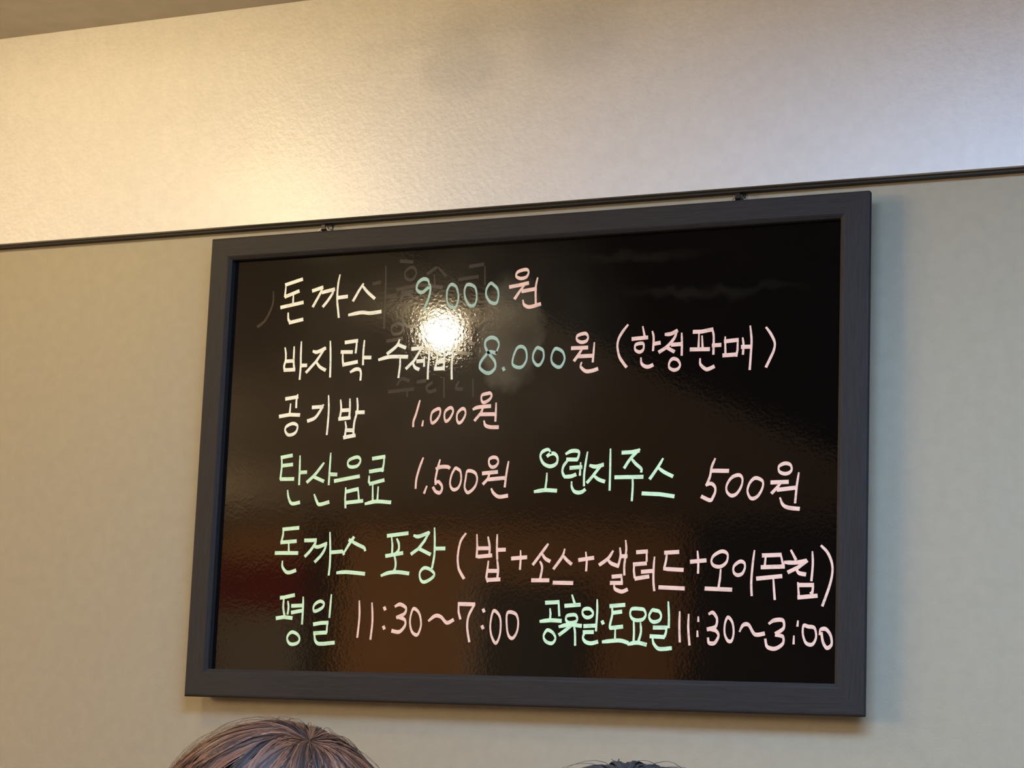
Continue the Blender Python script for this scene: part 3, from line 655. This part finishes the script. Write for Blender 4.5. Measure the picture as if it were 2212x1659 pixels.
def person(x, y, ztop, label, m_shirt, m_trousers, hz=.800):
    """someone sitting at the counter with their back to the room, facing the wall (+y)"""
    t = thing('person', label, 'person', (x, y - .05, 0.0))
    zc = ztop - .135; oy = .05                      # head centre, in the thing's frame
    bm = bmesh.new()
    hd = (0, oy, zc)
    add_ell(bm, (0, oy - .005, zc + .015), (.074, .092, .098))            # skull
    add_ell(bm, (0, oy + .030, zc - .055), (.056, .062, .062))            # jaw
    add_ell(bm, (0, oy + .066, zc - .100), (.024, .020, .016))            # chin
    add_cap(bm, (0, oy + .090, zc - .004), (0, oy + .104, zc - .036), .008, .013)  # nose
    add_ell(bm, (0, oy + .094, zc - .060), (.024, .009, .006)); add_ell(bm, (0, oy + .092, zc - .070), (.021, .010, .007))  # lips
    for s in (-1, 1):
        add_ell(bm, (s * .031, oy + .078, zc + .016), (.022, .014, .007))  # brow
        add_ell(bm, (s * .040, oy + .066, zc - .030), (.024, .022, .020))  # cheek
        add_ell(bm, (s * .078, oy - .002, zc - .015), (.010, .018, .032))  # ear
    zs = zc - .27                                    # shoulder line
    add_cap(bm, (0, oy - .012, zc - .07), (0, oy - .035, zs + .03), .050, .056)   # neck
    add_cap(bm, (0, oy - .03, zs), (0, oy - .05, .72), .120, .125)
    add_cap(bm, (-.10, oy - .035, zs - .05), (-.07, oy - .05, .70), .085, .095)
    add_cap(bm, (.10, oy - .035, zs - .05), (.07, oy - .05, .70), .085, .095)
    add_cap(bm, (-.16, oy - .035, zs - .01), (.16, oy - .035, zs - .01), .055, .055)
    add_cap(bm, (-.08, oy - .06, .57), (.08, oy - .06, .57), .110, .110)
    hands = []
    for s in (-1, 1):
        add_cap(bm, (s * .185, oy - .035, zs - .02), (s * .235, oy - .02, zs - .27), .052, .041)
        add_cap(bm, (s * .235, oy - .02, zs - .27), (s * .150, oy + .225, hz), .041, .027)
        w = Vector((s * .150, oy + .225, hz)); d = Vector((-s * .35, .93, -.03)).normalized(); sdv = Vector((d.y, -d.x, 0))
        add_cap(bm, w, w + d * .03, .026, .022)
        for kf in range(4):                       # palm rays and bent fingers
            off = sdv * ((kf - 1.5) * .019)
            a = w + d * .02 + off * .6; b = w + d * .085 + off
            add_cap(bm, a, b, .013, .011, 10)
            ln = (.038, .044, .041, .032)[kf if s > 0 else 3 - kf]
            c = b + (d + Vector((0, 0, -.12))).normalized() * ln
            e = c + (d + Vector((0, 0, -.35))).normalized() * ln * .75
            add_cap(bm, b, c, .0095, .0085, 10); add_cap(bm, c, e, .0085, .0072, 10)
        th = w + d * .018 - sdv * (s * .022)
        add_cap(bm, th, th + (d * .6 - sdv * s * .8).normalized() * .042, .013, .0105, 10)
        th2 = th + (d * .6 - sdv * s * .8).normalized() * .042
        add_cap(bm, th2, th2 + (d * .9 - sdv * s * .3).normalized() * .030, .0102, .0085, 10)
        add_cap(bm, (s * .095, oy - .05, .545), (s * .125, oy + .33, .535), .082, .058)
        add_cap(bm, (s * .125, oy + .33, .535), (s * .125, oy + .30, .10), .058, .036)
        add_cap(bm, (s * .125, oy + .285, .055), (s * .135, oy + .42, .038), .040, .034)
    body = remeshed('body', bm, .006, M_SKIN, t, 4)
    bm = bmesh.new()
    add_cap(bm, (0, oy - .032, zs + .005), (0, oy - .05, .66), .128, .135)
    add_cap(bm, (-.10, oy - .035, zs - .05), (-.075, oy - .05, .66), .096, .105)
    add_cap(bm, (.10, oy - .035, zs - .05), (.075, oy - .05, .66), .096, .105)
    add_cap(bm, (-.165, oy - .035, zs - .008), (.165, oy - .035, zs - .008), .064, .064)
    add_cap(bm, (0, oy - .03, zs + .05), (0, oy - .035, zs + .02), .064, .075)
    for s in (-1, 1):
        add_cap(bm, (s * .187, oy - .035, zs - .02), (s * .238, oy - .02, zs - .275), .064, .053)
        add_cap(bm, (s * .238, oy - .02, zs - .275), (s * .158, oy + .200, hz + .008), .053, .038)
    remeshed('shirt', bm, .008, m_shirt, t, 5)
    bm = bmesh.new()
    add_cap(bm, (-.08, oy - .06, .575), (.08, oy - .06, .575), .124, .124)
    for s in (-1, 1):
        add_cap(bm, (s * .095, oy - .05, .55), (s * .125, oy + .33, .54), .094, .070)
        add_cap(bm, (s * .125, oy + .33, .54), (s * .125, oy + .30, .15), .070, .052)
    remeshed('trousers', bm, .009, m_trousers, t, 4)
    for s in (-1, 1):
        bm = bmesh.new(); add_ell(bm, (s * .031, oy + .0795, zc - .002), (.0125, .0125, .0125)); from_bm('eye', bm, M_EYE, t, True)
        bm = bmesh.new(); add_ell(bm, (s * .031, oy + .0905, zc - .002), (.0058, .0020, .0058)); from_bm('iris', bm, M_IRIS, t, True)
        bm = bmesh.new(); add_cap(bm, (s * .125, oy + .262, .055), (s * .138, oy + .425, .045), .052, .044); add_box(bm, (s * .13 - .045, oy + .22, .0), (s * .13 + .045, oy + .45, .03), .012)
        remeshed('shoe', bm, .007, M_BLACK, t, 3)
    return t, zc, oy

M_JACKET = mottle(mat('grey_knit', (.2, .2, .2), .9), (.15, .15, .155), (.20, .20, .205), nscale=120)
M_NAVY = mottle(mat('navy_cotton', (.02, .025, .05), .9), (.02, .024, .045), (.03, .035, .06), nscale=120)
M_JEANS = mottle(mat('dark_denim', (.03, .04, .07), .9), (.025, .032, .055), (.04, .05, .08), nscale=160)

P1 = (0.666, -0.893); Z1 = 1.3090
t1_, zc1, oy1 = person(P1[0], P1[1], Z1, 'person seated with brown highlighted hair, seen from behind below board', M_JACKET, M_JEANS)
t1_.rotation_euler[2] = 0
kdir = right * .26 - fwd * .26 + Vector((0, 0, 1)) * .95
make_hair(t1_, (0, oy1, Z1 - .122), (.106, .116, .122), kdir, hair_material('brown_hair', (.020, .008, .005), (.30, .112, .047)), 9000, .20, .0011)

P2 = (1.115, -1.255); Z2 = 1.2905
t2_, zc2, oy2 = person(P2[0], P2[1], Z2, 'person seated with short black hair, seen from behind at bottom centre', M_NAVY, M_JEANS, .672)
kdir2 = right * -.05 - fwd * .35 + Vector((0, 0, 1)) * .95
make_hair(t2_, (0, oy2, Z2 - .118), (.096, .108, .118), kdir2, hair_material('black_hair', (.004, .003, .003), (.022, .016, .013)), 6000, .10, .0012, dip=.03, short=True)

# ------------------------------------------------------------------ stools and counter that carry them
M_TABLE = mottle(mat('light_wood_laminate', (.4, .25, .12), .4), (.35, .22, .11), (.45, .29, .15), scale=(1, 12, 1), nscale=5)
tb = thing('counter_table', 'light wooden counter table standing against the wall under the menu board', 'table', (0.75, -0.29, 0))
box('tabletop', (-.95, -.26, .735), (.95, .27, .765), M_TABLE, tb, .004)
for sx in (-1, 1):
    for sy in (-1, 1):
        box('leg', (sx * .90 - .022, sy * .22 - .022, 0), (sx * .90 + .022, sy * .22 + .022, .735), M_BLACK, tb, .003)

def stool(x, y, label):
    s = thing('stool', label, 'stool', (x, y, 0), group='stools at the counter')
    bm = bmesh.new(); add_lathe(bm, [(0, .395), (.165, .395), (.178, .405), (.178, .43), (.165, .442), (0, .446)], 32); from_bm('seat', bm, M_BLACK, s, True)
    for a in range(4):
        c, n = math.cos(a * math.pi / 2 + .785), math.sin(a * math.pi / 2 + .785)
        bm = bmesh.new(); add_tube(bm, [(c * .11, n * .11, .396), (c * .19, n * .19, 0)], .012, 10); from_bm('leg', bm, M_STEEL, s, True)
    bm = bmesh.new(); add_tube(bm, [(.160 * math.cos(i * math.pi / 12), .160 * math.sin(i * math.pi / 12), .15) for i in range(25)], .007, 8); from_bm('footring', bm, M_STEEL, s, True)
stool(P1[0], P1[1] - .06, 'round black stool under the brown-haired person')
stool(P2[0], P2[1] - .06, 'round black stool under the black-haired person')
